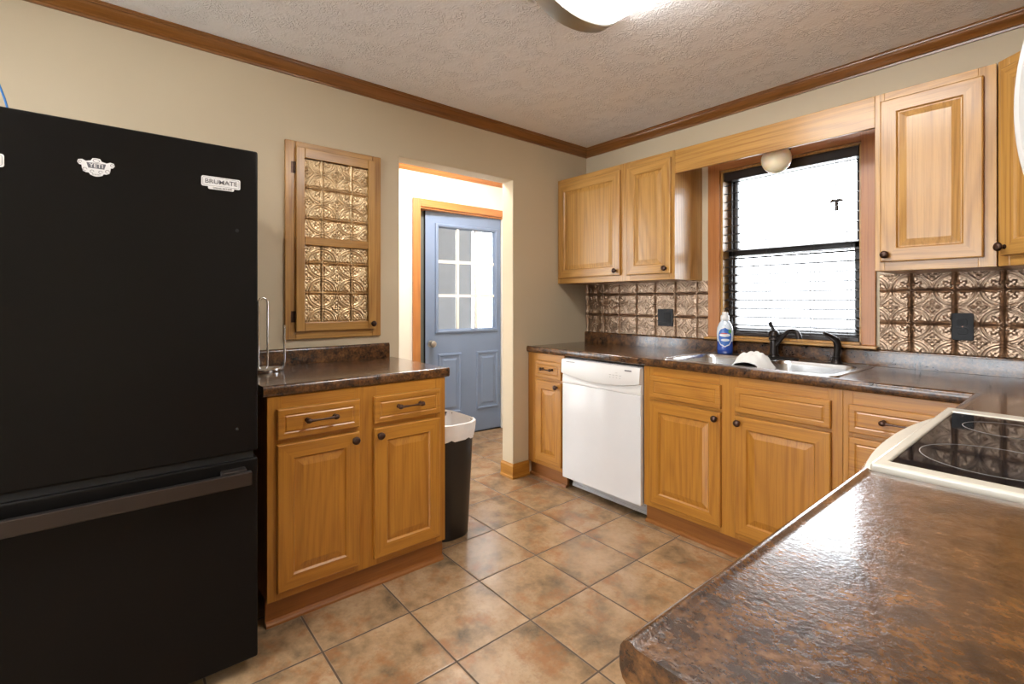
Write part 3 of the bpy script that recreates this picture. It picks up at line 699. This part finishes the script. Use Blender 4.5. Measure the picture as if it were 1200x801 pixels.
# blue cable behind the refrigerator top
s = MB(); pts = [(0.20 + 0.02 * i / 12, -3.165 - 0.16 * (i / 12) ** 1.6, 1.721 + 0.34 * sin(pi * 0.62 * i / 12)) for i in range(13)]
s.tube(pts, 0.0032, 8)
tag(smooth_by(s.build('cable', 'cable'), 60), 'thin blue cable looping up from the refrigerator top', 'cable')

# ---------------------------------------------------------------- dishwasher
dw = thing('dishwasher', 'white built-in dishwasher between two oak base cabinets', 'dishwasher', (0.362, -0.6165, 0))
W = 0.608
s = MB(); s.box(0.004, W - 0.004, 0.005, 0.58, 0.10, 0.862); s.build('tub', 'grey_metal', dw)
s = MB(); s.box(0.001, W - 0.001, -0.0245, 0.004, 0.088, 0.704); s.build('door', 'white_enamel', dw, bevel=0.005, seg=3)
# control panel: bowed pocket along the lower edge
s = MB(); L = []
for i in range(25):
    f = i / 24; x = 0.001 + (W - 0.002) * f; dip = 0.030 * (1 - (2 * f - 1) ** 2)
    zb = 0.765 - dip
    L.append([(x, 0.004, 0.7055), (x, -0.022, 0.7055), (x, -0.024, 0.715), (x, -0.020, zb - 0.012), (x, -0.014, zb - 0.002), (x, -0.034, zb + 0.004), (x, -0.036, zb + 0.012), (x, -0.031, 0.850), (x, -0.026, 0.858), (x, 0.004, 0.860)])
s.loops(L); smooth_by(s.build('control_panel', 'white_plastic', dw), 40)
s = MB()
for k in range(5): s.box(0.045 + k * 0.015, 0.055 + k * 0.015, -0.0322, -0.029, 0.842, 0.8455)
s.build('vent_slots', 'black_plastic', dw)
s = MB()
for k in range(4): s.box(0.395 + k * 0.024, 0.409 + k * 0.024, -0.0354, -0.030, 0.800, 0.803); s.box(0.397 + k * 0.024, 0.405 + k * 0.024, -0.0354, -0.030, 0.786, 0.789)
s.box(0.44, 0.455, -0.0340, -0.030, 0.815, 0.817); s.build('button_marks', 'ring_grey', dw)
s = MB(); s.box(0.505, 0.552, -0.0336, -0.029, 0.833, 0.840); s.build('badge', 'sticker_grey', dw)
s = MB(); s.box(0.03, W + 0.002, 0.045, 0.060, 0.022, 0.087); s.box(0.03, W + 0.002, 0.040, 0.046, 0.022, 0.040)
for x in (0.05, W - 0.02): s.lathe([(0.005, 0), (0.005, -0.003), (0.002, -0.004)], (x, 0.045, 0.066), 'y', 10)
s.build('toe_plate', 'grey_metal', dw, bevel=0.002)
for x in (0.06, W - 0.06):
    s = MB(); s.lathe([(0.015, 0), (0.015, 0.010), (0.008, 0.012), (0.008, 0.1)], (x, 0.12, 0), 'z', 12); s.build('foot', 'black_plastic', dw)
    s = MB(); s.lathe([(0.015, 0), (0.015, 0.010), (0.008, 0.012), (0.008, 0.1)], (x, 0.5, 0), 'z', 12); s.build('foot', 'black_plastic', dw)

# ---------------------------------------------------------------- sink, faucet, sprayer
sk = thing('kitchen_sink', 'double bowl stainless steel sink set in the worktop below the window', 'sink', (1.48, -0.312, CT + 0.0008))
n = 6
outer = rrect(0, 0, 0.846, 0.556, 0.045, n); bowls = [(-0.2035, -0.040, 0.372, 0.418), (0.2035, -0.040, 0.372, 0.418)]
s = MB()
holes = [rrect(cx, cy, bw, bh, 0.06, n) for cx, cy, bw, bh in bowls]
inn = rrect(0, 0, 0.832, 0.542, 0.040, n)
v, f = holed_plate(inn, holes, 0.004); k = len(s.v); s.v += v
for q in f: s.face([k + i for i in q])
s.loops([[(*p, 0.0) for p in outer], [(*p, 0.004) for p in rrect(0, 0, 0.840, 0.550, 0.043, n)], [(*p, 0.006) for p in rrect(0, 0, 0.836, 0.546, 0.042, n)], [(*p, 0.004) for p in inn]], cap0=False, cap1=False)
smooth_by(s.build('deck', 'steel', sk), 40)
for cx, cy, bw, bh in bowls:
    s = MB(); L = []
    for d, ins in ((0.004, 0.0), (0.001, 0.003), (-0.02, 0.007), (-0.12, 0.014), (-0.155, 0.022), (-0.172, 0.045), (-0.178, 0.10)):
        L.append([(*p, d) for p in rrect(cx, cy, bw - 2 * ins, bh - 2 * ins, max(0.02, 0.06 - ins * 0.2), n)])
    s.loops(L, cap0=False); bo = smooth_by(s.build('bowl', 'steel', sk), 40)
    s = MB(); s.lathe([(0.045, 0.0), (0.043, 0.003), (0.03, 0.001), (0.012, 0.0005)], (cx, cy, -0.1778), 'z', 20); smooth_by(s.build('drain', 'chrome', bo), 40)
fz = CT + 0.0055
fa = thing('faucet', 'dark bronze single lever faucet behind the sink divider', 'faucet', (1.448, -0.078, fz))
s = MB(); s.prism(rrect(0, 0, 0.25, 0.052, 0.025, 6), 0, 0.008); s.build('deck_plate', 'dark_bronze', fa, bevel=0.003)
s = MB(); s.lathe([(0.030, 0.008), (0.029, 0.014), (0.022, 0.020), (0.020, 0.06), (0.021, 0.095), (0.027, 0.100), (0.027, 0.106), (0.023, 0.112), (0.026, 0.122), (0.027, 0.138), (0.020, 0.150), (0.010, 0.155)], n=24); smooth_by(s.build('body', 'dark_bronze', fa), 40)
s = MB()
sp = [(0.010, -0.002, 0.075), (0.032, -0.006, 0.100), (0.056, -0.010, 0.130), (0.080, -0.014, 0.150), (0.104, -0.018, 0.156), (0.124, -0.021, 0.148), (0.134, -0.023, 0.130), (0.136, -0.023, 0.112)]
s.tube(sp, [0.013, 0.013, 0.012, 0.012, 0.012, 0.0125, 0.014, 0.0145], 14); smooth_by(s.build('spout', 'dark_bronze', fa), 40)
s = MB(); s.tube([(0, 0, 0.150), (-0.006, -0.002, 0.165), (-0.014, -0.004, 0.182), (-0.020, -0.006, 0.198)], [0.010, 0.008, 0.010, 0.013], 12); smooth_by(s.build('lever', 'dark_bronze', fa), 40)
sy = thing('side_sprayer', 'dark bronze side sprayer standing right of the faucet at the sink edge', 'sprayer', (1.752, -0.088, fz))
s = MB(); s.lathe([(0.026, 0), (0.025, 0.006), (0.019, 0.012), (0.018, 0.03), (0.020, 0.034)], n=20); smooth_by(s.build('holder', 'dark_bronze', sy), 40)
s = MB(); s.tube([(0, 0, 0.034), (0.003, 0, 0.065), (0.005, -0.002, 0.095), (-0.001, -0.008, 0.118), (-0.018, -0.022, 0.134), (-0.034, -0.036, 0.145), (-0.042, -0.043, 0.150)], [0.014, 0.015, 0.017, 0.017, 0.013, 0.011, 0.010], 14); smooth_by(s.build('spray_head', 'dark_bronze', sy), 40)

# soap bottle
bt = thing('dish_soap_bottle', 'blue and clear dish soap bottle standing behind the left sink bowl', 'bottle', (1.172, -0.082, fz), radians(25))
s = MB(); prof = [(0.034, 0), (0.040, 0.004), (0.041, 0.03), (0.039, 0.062), (0.040, 0.075), (0.043, 0.12), (0.040, 0.155), (0.031, 0.182), (0.021, 0.196), (0.019, 0.200)]
s.lathe(prof, sx=1.08, sy=0.68, n=28, mats=[0, 0, 0, 0, 1, 1, 1, 1, 1]); smooth_by(s.build('body', ['soap_blue', 'soap_clear'], bt), 60)
s = MB(); s.lathe([(0.024, 0.2005), (0.025, 0.206), (0.024, 0.226), (0.017, 0.232), (0.016, 0.246), (0.012, 0.249)], sy=0.8, n=24); smooth_by(s.build('cap', 'white_plastic', bt), 50)
def label_patch(name, mat, cx, cz, rx, rz, off):
    s = MB(); rows = 10; cols = 14
    def R(z):
        for (r0, h0), (r1, h1) in zip(prof, prof[1:]):
            if h0 <= z <= h1: return r0 + (r1 - r0) * (z - h0) / (h1 - h0)
        return prof[-1][0]
    L = []
    for j in range(rows + 1):
        z = cz - rz + 2 * rz * j / rows; k = math.sqrt(max(0.0, 1 - ((z - cz) / rz) ** 2)) * rx + 1e-4; row = []
        for i in range(cols + 1):
            a = -pi / 2 + cx + k * (2 * i / cols - 1); r = R(z)
            row.append(((r * 1.08 + off) * cos(a), (r * 0.68 + off) * sin(a), z))
        L.append(row)
    s.loops(L, cap0=False, cap1=False, close=False); return smooth_by(s.build(name, mat, bt), 80)
label_patch('label', 'sticker', 0, 0.102, 0.98, 0.062, 0.0008)
label_patch('label', 'soap_label', 0, 0.102, 0.86, 0.055, 0.0014)
label_patch('label_print', 'sticker', 0, 0.112, 0.66, 0.010, 0.0019)
label_patch('label_print', 'soap_red', -0.1, 0.122, 0.42, 0.004, 0.0022)
label_patch('label_print', 'sticker', 0.05, 0.083, 0.55, 0.008, 0.0019)
label_patch('label_print', 'soap_green', 0.62, 0.135, 0.22, 0.012, 0.0019)

# dish cloth over the divider
s = MB(); L = []
nu, nv = 40, 32
for j in range(nv + 1):
    f = 2 * j / nv - 1; row = []
    for i in range(nu + 1):
        g = 2 * i / nu - 1
        dx = g * (0.088 + 0.010 * sin(4 * f + 1)); dy = f * 0.085 + 0.012 * sin(3 * g + 0.6)
        r2 = min(1.0, g * g * 0.75 + f * f * 0.9)
        z = 0.013 + 0.046 * (1 - r2) ** 0.8 + (1 - r2) * (0.006 * sin(9 * f + 5 * g) + 0.004 * sin(17 * g - 6 * f))
        z -= 0.9 * max(0.0, abs(dx) - 0.046)
        row.append((1.495 + dx, -0.445 + dy, CT + z))
    L.append(row)
s.loops(L, cap0=False, cap1=False, close=False)
o = s.build('dish_cloth', 'cloth'); o.data.shade_smooth()
md = o.modifiers.new('thick', 'SOLIDIFY'); md.thickness = 0.005; md.offset = 0
tag(o, 'white cloth draped over the divider between the sink bowls', 'cloth')

# ---------------------------------------------------------------- range
rg = thing('range', 'white electric range with black glass cooktop built into the right-hand run', 'range', (2.315, -1.041, 0))
RW = 0.757
s = MB(); s.box(0.035, 0.56, -RW + 0.004, -0.004, 0.04, 0.895); s.build('body', 'bisque', rg)
s = MB(); CTZ = 0.9255
s.slab('z', 0.898, CTZ, [-0.004, 0.018, 0.555, 0.63], [-RW, -RW + 0.040, -0.062, -0.002], lambda u, v: not (0.018 < u < 0.555 and -RW + 0.040 < v < -0.062))
s.build('cooktop_frame', 'bisque', rg, bevel=0.005, seg=3)
s = MB(); s.box(0.0185, 0.5545, -RW + 0.0405, -0.0625, 0.900, CTZ - 0.0025); gl = s.build('glass_top', 'glass_black', rg, bevel=0.001)
for cx, cy, r in ((0.150, -0.555, 0.115), (0.142, -0.215, 0.085), (0.425, -0.555, 0.085), (0.425, -0.215, 0.115)):
    s = MB(); s.loops([[(cx + (r + q) * cos(2 * pi * i / 64), cy + (r + q) * sin(2 * pi * i / 64), CTZ - 0.0023 + h) for i in range(64)] for q, h in ((-0.0008, 0), (-0.0008, 0.0003), (0.0008, 0.0003), (0.0008, 0))], cap0=False, cap1=False)
    s.build('burner_ring', 'ring_grey', gl)
# bowed front: control strip and oven door handle
def bowed(name, mat, z0, z1, x_out, bow, x_in, parent, edge=0.012):
    s = MB(); L = []
    for i in range(33):
        f = i / 32; y = -0.006 - (RW - 0.012) * f; o_ = x_out - bow * (1 - abs(2 * f - 1) ** 2.2)
        L.append([(x_in, y, z0), (o_ + edge * 0.6, y, z0), (o_ + edge * 0.1, y, z0 + edge), (o_, y, (z0 + z1) / 2), (o_ + edge * 0.1, y, z1 - edge), (o_ + edge * 0.6, y, z1), (x_in, y, z1)])
    s.loops(L); return smooth_by(s.build(name, mat, parent), 50)
od = bowed('oven_door', 'bisque', 0.20, 0.83, -0.022, 0.030, 0.034, rg)
bowed('front_rail', 'bisque', 0.835, 0.897, -0.030, 0.036, 0.034, rg, 0.022)
s = MB(); s.box(-0.054, -0.030, -RW + 0.14, -0.14, 0.38, 0.64); s.build('oven_window', 'glass_black', od, bevel=0.004)
s = MB(); pts = []
for i in range(25):
    f = i / 24; y = -0.030 - (RW - 0.06) * f; pts.append((-0.018 - 0.074 * (1 - abs(2 * f - 1) ** 3.0), y, 0.800 + 0.0 * f))
L = []
for i, p in enumerate(pts): L.append([(p[0] + 0.010 * cos(a), p[1], p[2] + 0.020 * sin(a)) for a in [2 * pi * k / 14 for k in range(14)]])
s.loops(L); smooth_by(s.build('handle', 'white_enamel', od), 60)
bowed('storage_drawer', 'bisque', 0.045, 0.192, -0.018, 0.026, 0.034, rg)
s = MB(); s.prism([(0.56, 0.04), (0.632, 0.04), (0.632, 1.12), (0.60, 1.12), (0.56, 0.93)], -RW + 0.004, -0.004, 'y'); s.build('backguard', 'bisque', rg, bevel=0.004)
for k in range(4):
    y = -0.10 - k * 0.06 - (0.30 if k > 1 else 0)
    s = MB(); s.lathe([(0.020, 0.0), (0.020, -0.018), (0.014, -0.022), (0.004, -0.022)], (0.582, y, 1.03), 'x', 18); smooth_by(s.build('control_knob', 'white_plastic', rg), 40)
for y in (-0.06, -RW + 0.06):
    for x in (0.08, 0.5):
        s = MB(); s.lathe([(0.018, 0), (0.018, 0.01), (0.009, 0.012), (0.009, 0.04)], (x, y, 0), 'z', 12); s.build('foot', 'black_plastic', rg)

# ---------------------------------------------------------------- microwave over the range
mw = thing('microwave', 'white over-range microwave with bowed door at the right picture edge', 'microwave', (2.55, -1.041, 1.345))
s = MB(); s.box(0.03, 0.398, -0.757, -0.003, 0.0, 0.435); s.build('body', 'white_plastic', mw, bevel=0.004)
def bow_door(y0, y1, apex, name, mat, parent, zc=0.195, hh=0.205, k=0.055):
    s = MB(); L = []
    for i in range(25):
        z = zc - hh + 2 * hh * i / 24; q = (z - zc) / hh; x = apex + k * (1 - math.sqrt(1 - min(0.999, 0.86 * q * q))) / (1 - math.sqrt(1 - 0.86))
        L.append([(0.029, y0, z), (x + 0.006, y0, z), (x, y0 + 0.008 * (1 if y1 > y0 else -1), z), (x, y1 - 0.008 * (1 if y1 > y0 else -1), z), (x + 0.006, y1, z), (0.029, y1, z)])
    s.loops(L); return smooth_by(s.build(name, mat, parent), 45)
md_ = bow_door(-0.740, -0.20, -0.040, 'door', 'white_enamel', mw)
bow_door(-0.757, -0.742, -0.049, 'door_rim', 'white_plastic', md_)
bow_door(-0.197, -0.005, -0.040, 'control_panel', 'white_plastic', mw)
s = MB(); s.box(-0.037, -0.030, -0.68, -0.28, 0.12, 0.28); s.build('door_window', 'glass_black', md_)

# ---------------------------------------------------------------- bin
bn = thing('trash_bin', 'black plastic trash bin with white liner standing beside the base cabinet', 'bin', (0.325, -1.535, 0))
def binloop(f, z, grow=0.0): return [(*p, z) for p in rrect(0, 0, 0.375 * f + grow, 0.27 * f + grow, 0.105 * f, 8)]
s = MB(); s.loops([binloop(0.78, 0.0), binloop(0.81, 0.008), binloop(0.97, 0.540), binloop(0.985, 0.595), binloop(0.965, 0.595), binloop(0.78, 0.02)], cap0=True, cap1=True)
smooth_by(s.build('body', 'bin', bn), 40)
s = MB(); L = []
for (f, z, gr) in ((0.985, 0.520, 0.004), (0.99, 0.550, 0.008), (1.0, 0.585, 0.010), (1.0, 0.602, 0.010), (0.975, 0.605, 0.0), (0.955, 0.590, 0.0), (0.93, 0.48, -0.01), (0.86, 0.2, -0.02), (0.78, 0.05, -0.03)):
    lp = binloop(f, z, gr); n_ = len(lp)
    L.append([(x + 0.0022 * sin(i * 2.1 + z * 40), y + 0.0022 * cos(i * 2.7 + z * 30), zz + (0.006 * sin(i * 1.9) if z < 0.53 else 0)) for i, (x, y, zz) in enumerate(lp)])
s.loops(L, cap0=False, cap1=True); smooth_by(s.build('liner', 'liner', bn), 60)

# ---------------------------------------------------------------- paper towel holder
ph = thing('paper_towel_holder', 'chrome paper towel holder with no roll, standing on worktop beside refrigerator', 'paper towel holder', (0.165, -2.372, CT + 0.0008))
s = MB(); s.lathe([(0.078, 0), (0.080, 0.003), (0.080, 0.014), (0.074, 0.019), (0.012, 0.021), (0.008, 0.023)], n=40); smooth_by(s.build('base', 'chrome', ph), 40)
s = MB(); s.tube([(0.0, 0.012, 0.016), (0.0, 0.012, 0.315), (0.0, 0.007, 0.328), (0.0, -0.006, 0.334), (0.0, -0.020, 0.328), (0.0, -0.026, 0.315), (0.0, -0.026, 0.016)], 0.0048, 10); smooth_by(s.build('post', 'chrome', ph), 60)
s = MB(); s.tube([(0.030, 0.066, 0.012), (0.034, 0.074, 0.024), (0.035, 0.076, 0.05), (0.035, 0.076, 0.208)], 0.0046, 10); smooth_by(s.build('tension_arm', 'chrome', ph), 60)

# ---------------------------------------------------------------- outlets
def outlet(label, cx, cz, wd, hgt, duplex, cat):
    o = thing('wall_outlet' if duplex else 'wall_switch', label, cat, (cx, -0.0115, cz))
    s = MB(); s.prism(rrect(0, 0, wd, hgt, 0.006, 4), 0.004, -0.003, 'y'); s.build('cover_plate', 'black_plastic', o, bevel=0.0015)
    if duplex:
        for k in (-1, 1):
            s = MB(); s.prism(rrect(0, k * 0.020, 0.034, 0.028, 0.010, 5), -0.0035, -0.006, 'y'); r = s.build('socket', 'black_plastic', o, bevel=0.001)
            s = MB(); s.box(-0.008, -0.006, -0.0064, -0.0058, k * 0.020 - 0.002, k * 0.020 + 0.007); s.box(0.006, 0.008, -0.0064, -0.0058, k * 0.020 - 0.002, k * 0.020 + 0.006); s.build('slots', 'gasket', r)
    else:
        for dx in (-0.023, 0.023):
            s = MB(); s.prism(rrect(dx, 0, 0.033, 0.066, 0.002, 3), -0.0035, -0.0055, 'y'); s.build('rocker', 'gasket' if dx > 0 else 'black_plastic', o, bevel=0.001)
    for z in ((0,) if duplex else (-0.048, 0.048)):
        s = MB(); s.lathe([(0.003, 0), (0.003, -0.001)], (0 if duplex else 0.023, -0.003, z), 'y', 10); s.build('screw', 'bronze', o)
outlet('square black double switch plate on tin below the left wall cabinet', 0.722, 1.122, 0.116, 0.116, False, 'switch')
outlet('black duplex outlet on tin under the single door wall cabinet', 2.212, 1.120, 0.072, 0.120, True, 'outlet')

# ---------------------------------------------------------------- blind
bl = thing('window_blind', 'dark brown slatted blind lowered inside the kitchen window', 'blind', ((WX0 + WX1) / 2, 0.034, WZ0))
BW = WX1 - WX0 - 0.034; TOPB = WZ1 - WZ0 - 0.0125
s = MB(); s.box(-BW / 2, BW / 2, -0.030, 0.028, TOPB - 0.052, TOPB); s.build('head_rail', 'dark_brown', bl, bevel=0.002)
s = MB(); nsl = 19; zb, zt = 0.030, TOPB - 0.075
tilt = 0.26
zs_ = [zb + 0.016, zb + 0.030] + [zb + 0.050 + (zt - zb - 0.050) * i / 17 for i in range(18)]
for z in zs_:
    prof_s = []
    for i in range(7):
        f = i / 6 - 0.5; prof_s.append((0.046 * f, z + tilt * 0.046 * f + 0.0022 * (1 - 4 * f * f)))
    loop = prof_s + [(p, q - 0.0028) for p, q in prof_s[::-1]]
    s.loops([[(x, p, q) for p, q in loop] for x in (-BW / 2, BW / 2)])
s.build('slats', 'dark_brown', bl)
s = MB(); s.box(-BW / 2, BW / 2, -0.024, 0.024, zb - 0.016, zb + 0.004); s.build('bottom_rail', 'dark_brown', bl, bevel=0.002)
s = MB()
for x in (-0.30, -0.10, 0.13, 0.30):
    for y in (-0.0255, 0.0255): s.tube([(x, y, zb), (x, y, TOPB - 0.05)], 0.0013, 5)
s.build('ladder_cords', 'dark_brown', bl)
s = MB(); s.tube([(0.252, -0.034, TOPB - 0.05), (0.252, -0.034, 0.760)], 0.0011, 6); s.tube([(0.260, -0.034, TOPB - 0.05), (0.257, -0.034, 0.760)], 0.0011, 6)
s.lathe([(0.004, 0.052), (0.008, 0.044), (0.007, 0.030), (0.010, 0.004), (0.009, 0.0)], (0.2545, -0.034, 0.692), 'z', 12)
s.tube([(0.226, -0.034, 0.742), (0.240, -0.034, 0.748), (0.2545, -0.034, 0.744), (0.269, -0.034, 0.748), (0.283, -0.034, 0.742)], [0.006, 0.009, 0.009, 0.009, 0.006], 10)
s.build('pull_cord', 'dark_brown', bl)

# ---------------------------------------------------------------- globe lamp behind the valance
gl = thing('globe_lamp', 'small frosted globe wall lamp peeking below the valance above window', 'lamp', (1.497, -0.0005, 2.085))
s = MB(); s.lathe([(0.055, 0), (0.055, -0.012), (0.020, -0.020)], (0, 0, 0), 'y', 24); smooth_by(s.build('back_plate', 'bronze', gl), 40)
s = MB(); s.tube([(0, -0.018, 0), (0, -0.12, 0.012), (0, -0.16, 0.0), (0, -0.17, -0.010)], 0.008, 10); s.lathe([(0.030, -0.035), (0.034, -0.020), (0.030, -0.006), (0.010, -0.004)], (0, -0.17, 0), 'z', 20); smooth_by(s.build('arm', 'bronze', gl), 40)
s = MB(); s.lathe([(0.002, -0.0730)] + [(0.073 * sin(a), -0.073 * cos(a)) for a in [pi * k / 20 for k in range(1, 18)]], (0, -0.17, -0.094), 'z', 32); smooth_by(s.build('globe', 'globe', gl), 60)

# ---------------------------------------------------------------- ceiling lamps
def ceiling_lamp(label, loc, lens, group=None, cat='ceiling light', L=1.22, W=0.44):
    c = thing('ceiling_light', label, cat, loc)
    hw = W / 2
    s = MB(); s.box(-L / 2 + 0.05, L / 2 - 0.05, -hw + 0.06, hw - 0.06, -0.030, -0.0005); s.build('pan', 'white_paint', c)
    s = MB(); loops = []
    for i in range(13):
        f = i / 12; x = -L / 2 + 0.072 + (L - 0.144) * f
        loops.append([(x, hw * 0.985 * cos(a), -0.012 - 0.088 * (sin(a) ** 0.7 if sin(a) > 0 else 0)) for a in [pi * k / 16 for k in range(17)]])
    s.loops(loops); smooth_by(s.build('lens', lens, c), 50)
    for sx in (-1, 1):
        s = MB(); lp = []
        for (dx, gr) in ((0.074, 1.0), (0.072, 1.03), (0.012, 1.03), (0.0, 0.99)):
            ring = []
            for k in range(17):
                a = pi * k / 16; yy = hw * gr * cos(a); bulge = 0.022 * (1 - (yy / hw) ** 2)
                ring.append((sx * (L / 2 - dx + bulge * (1 if dx < 0.03 else 0.9)), yy, -0.008 - 0.096 * gr * (sin(a) ** 0.7 if sin(a) > 0 else 0)))
            lp.append(ring)
        s.loops(lp); smooth_by(s.build('end_cap', 'nickel', c), 45)
    return c
ceiling_lamp('bright white wraparound ceiling light with grey metal ends over the kitchen', (1.765, -1.53, H - 0.0005), 'lens', L=1.0)
ceiling_lamp('second wraparound ceiling light added behind the camera as fill', (1.35, -3.9, H - 0.0005), 'lens')  # added out of view for frontal fill light
hl = thing('hall_fill_light', 'added round white ceiling light brightening the hall beyond the doorway', 'ceiling light', (-0.46, -0.85, H - 0.0005))  # unseen lamp added to brighten the hall
s = MB(); s.lathe([(0.16, 0), (0.165, -0.02), (0.16, -0.025)], n=32); s.build('ring', 'nickel', hl)
s = MB(); s.lathe([(0.155, -0.0255), (0.145, -0.05), (0.11, -0.075), (0.05, -0.09), (0.005, -0.092)], n=32); smooth_by(s.build('lens', 'hall_fill_lens', hl), 60)
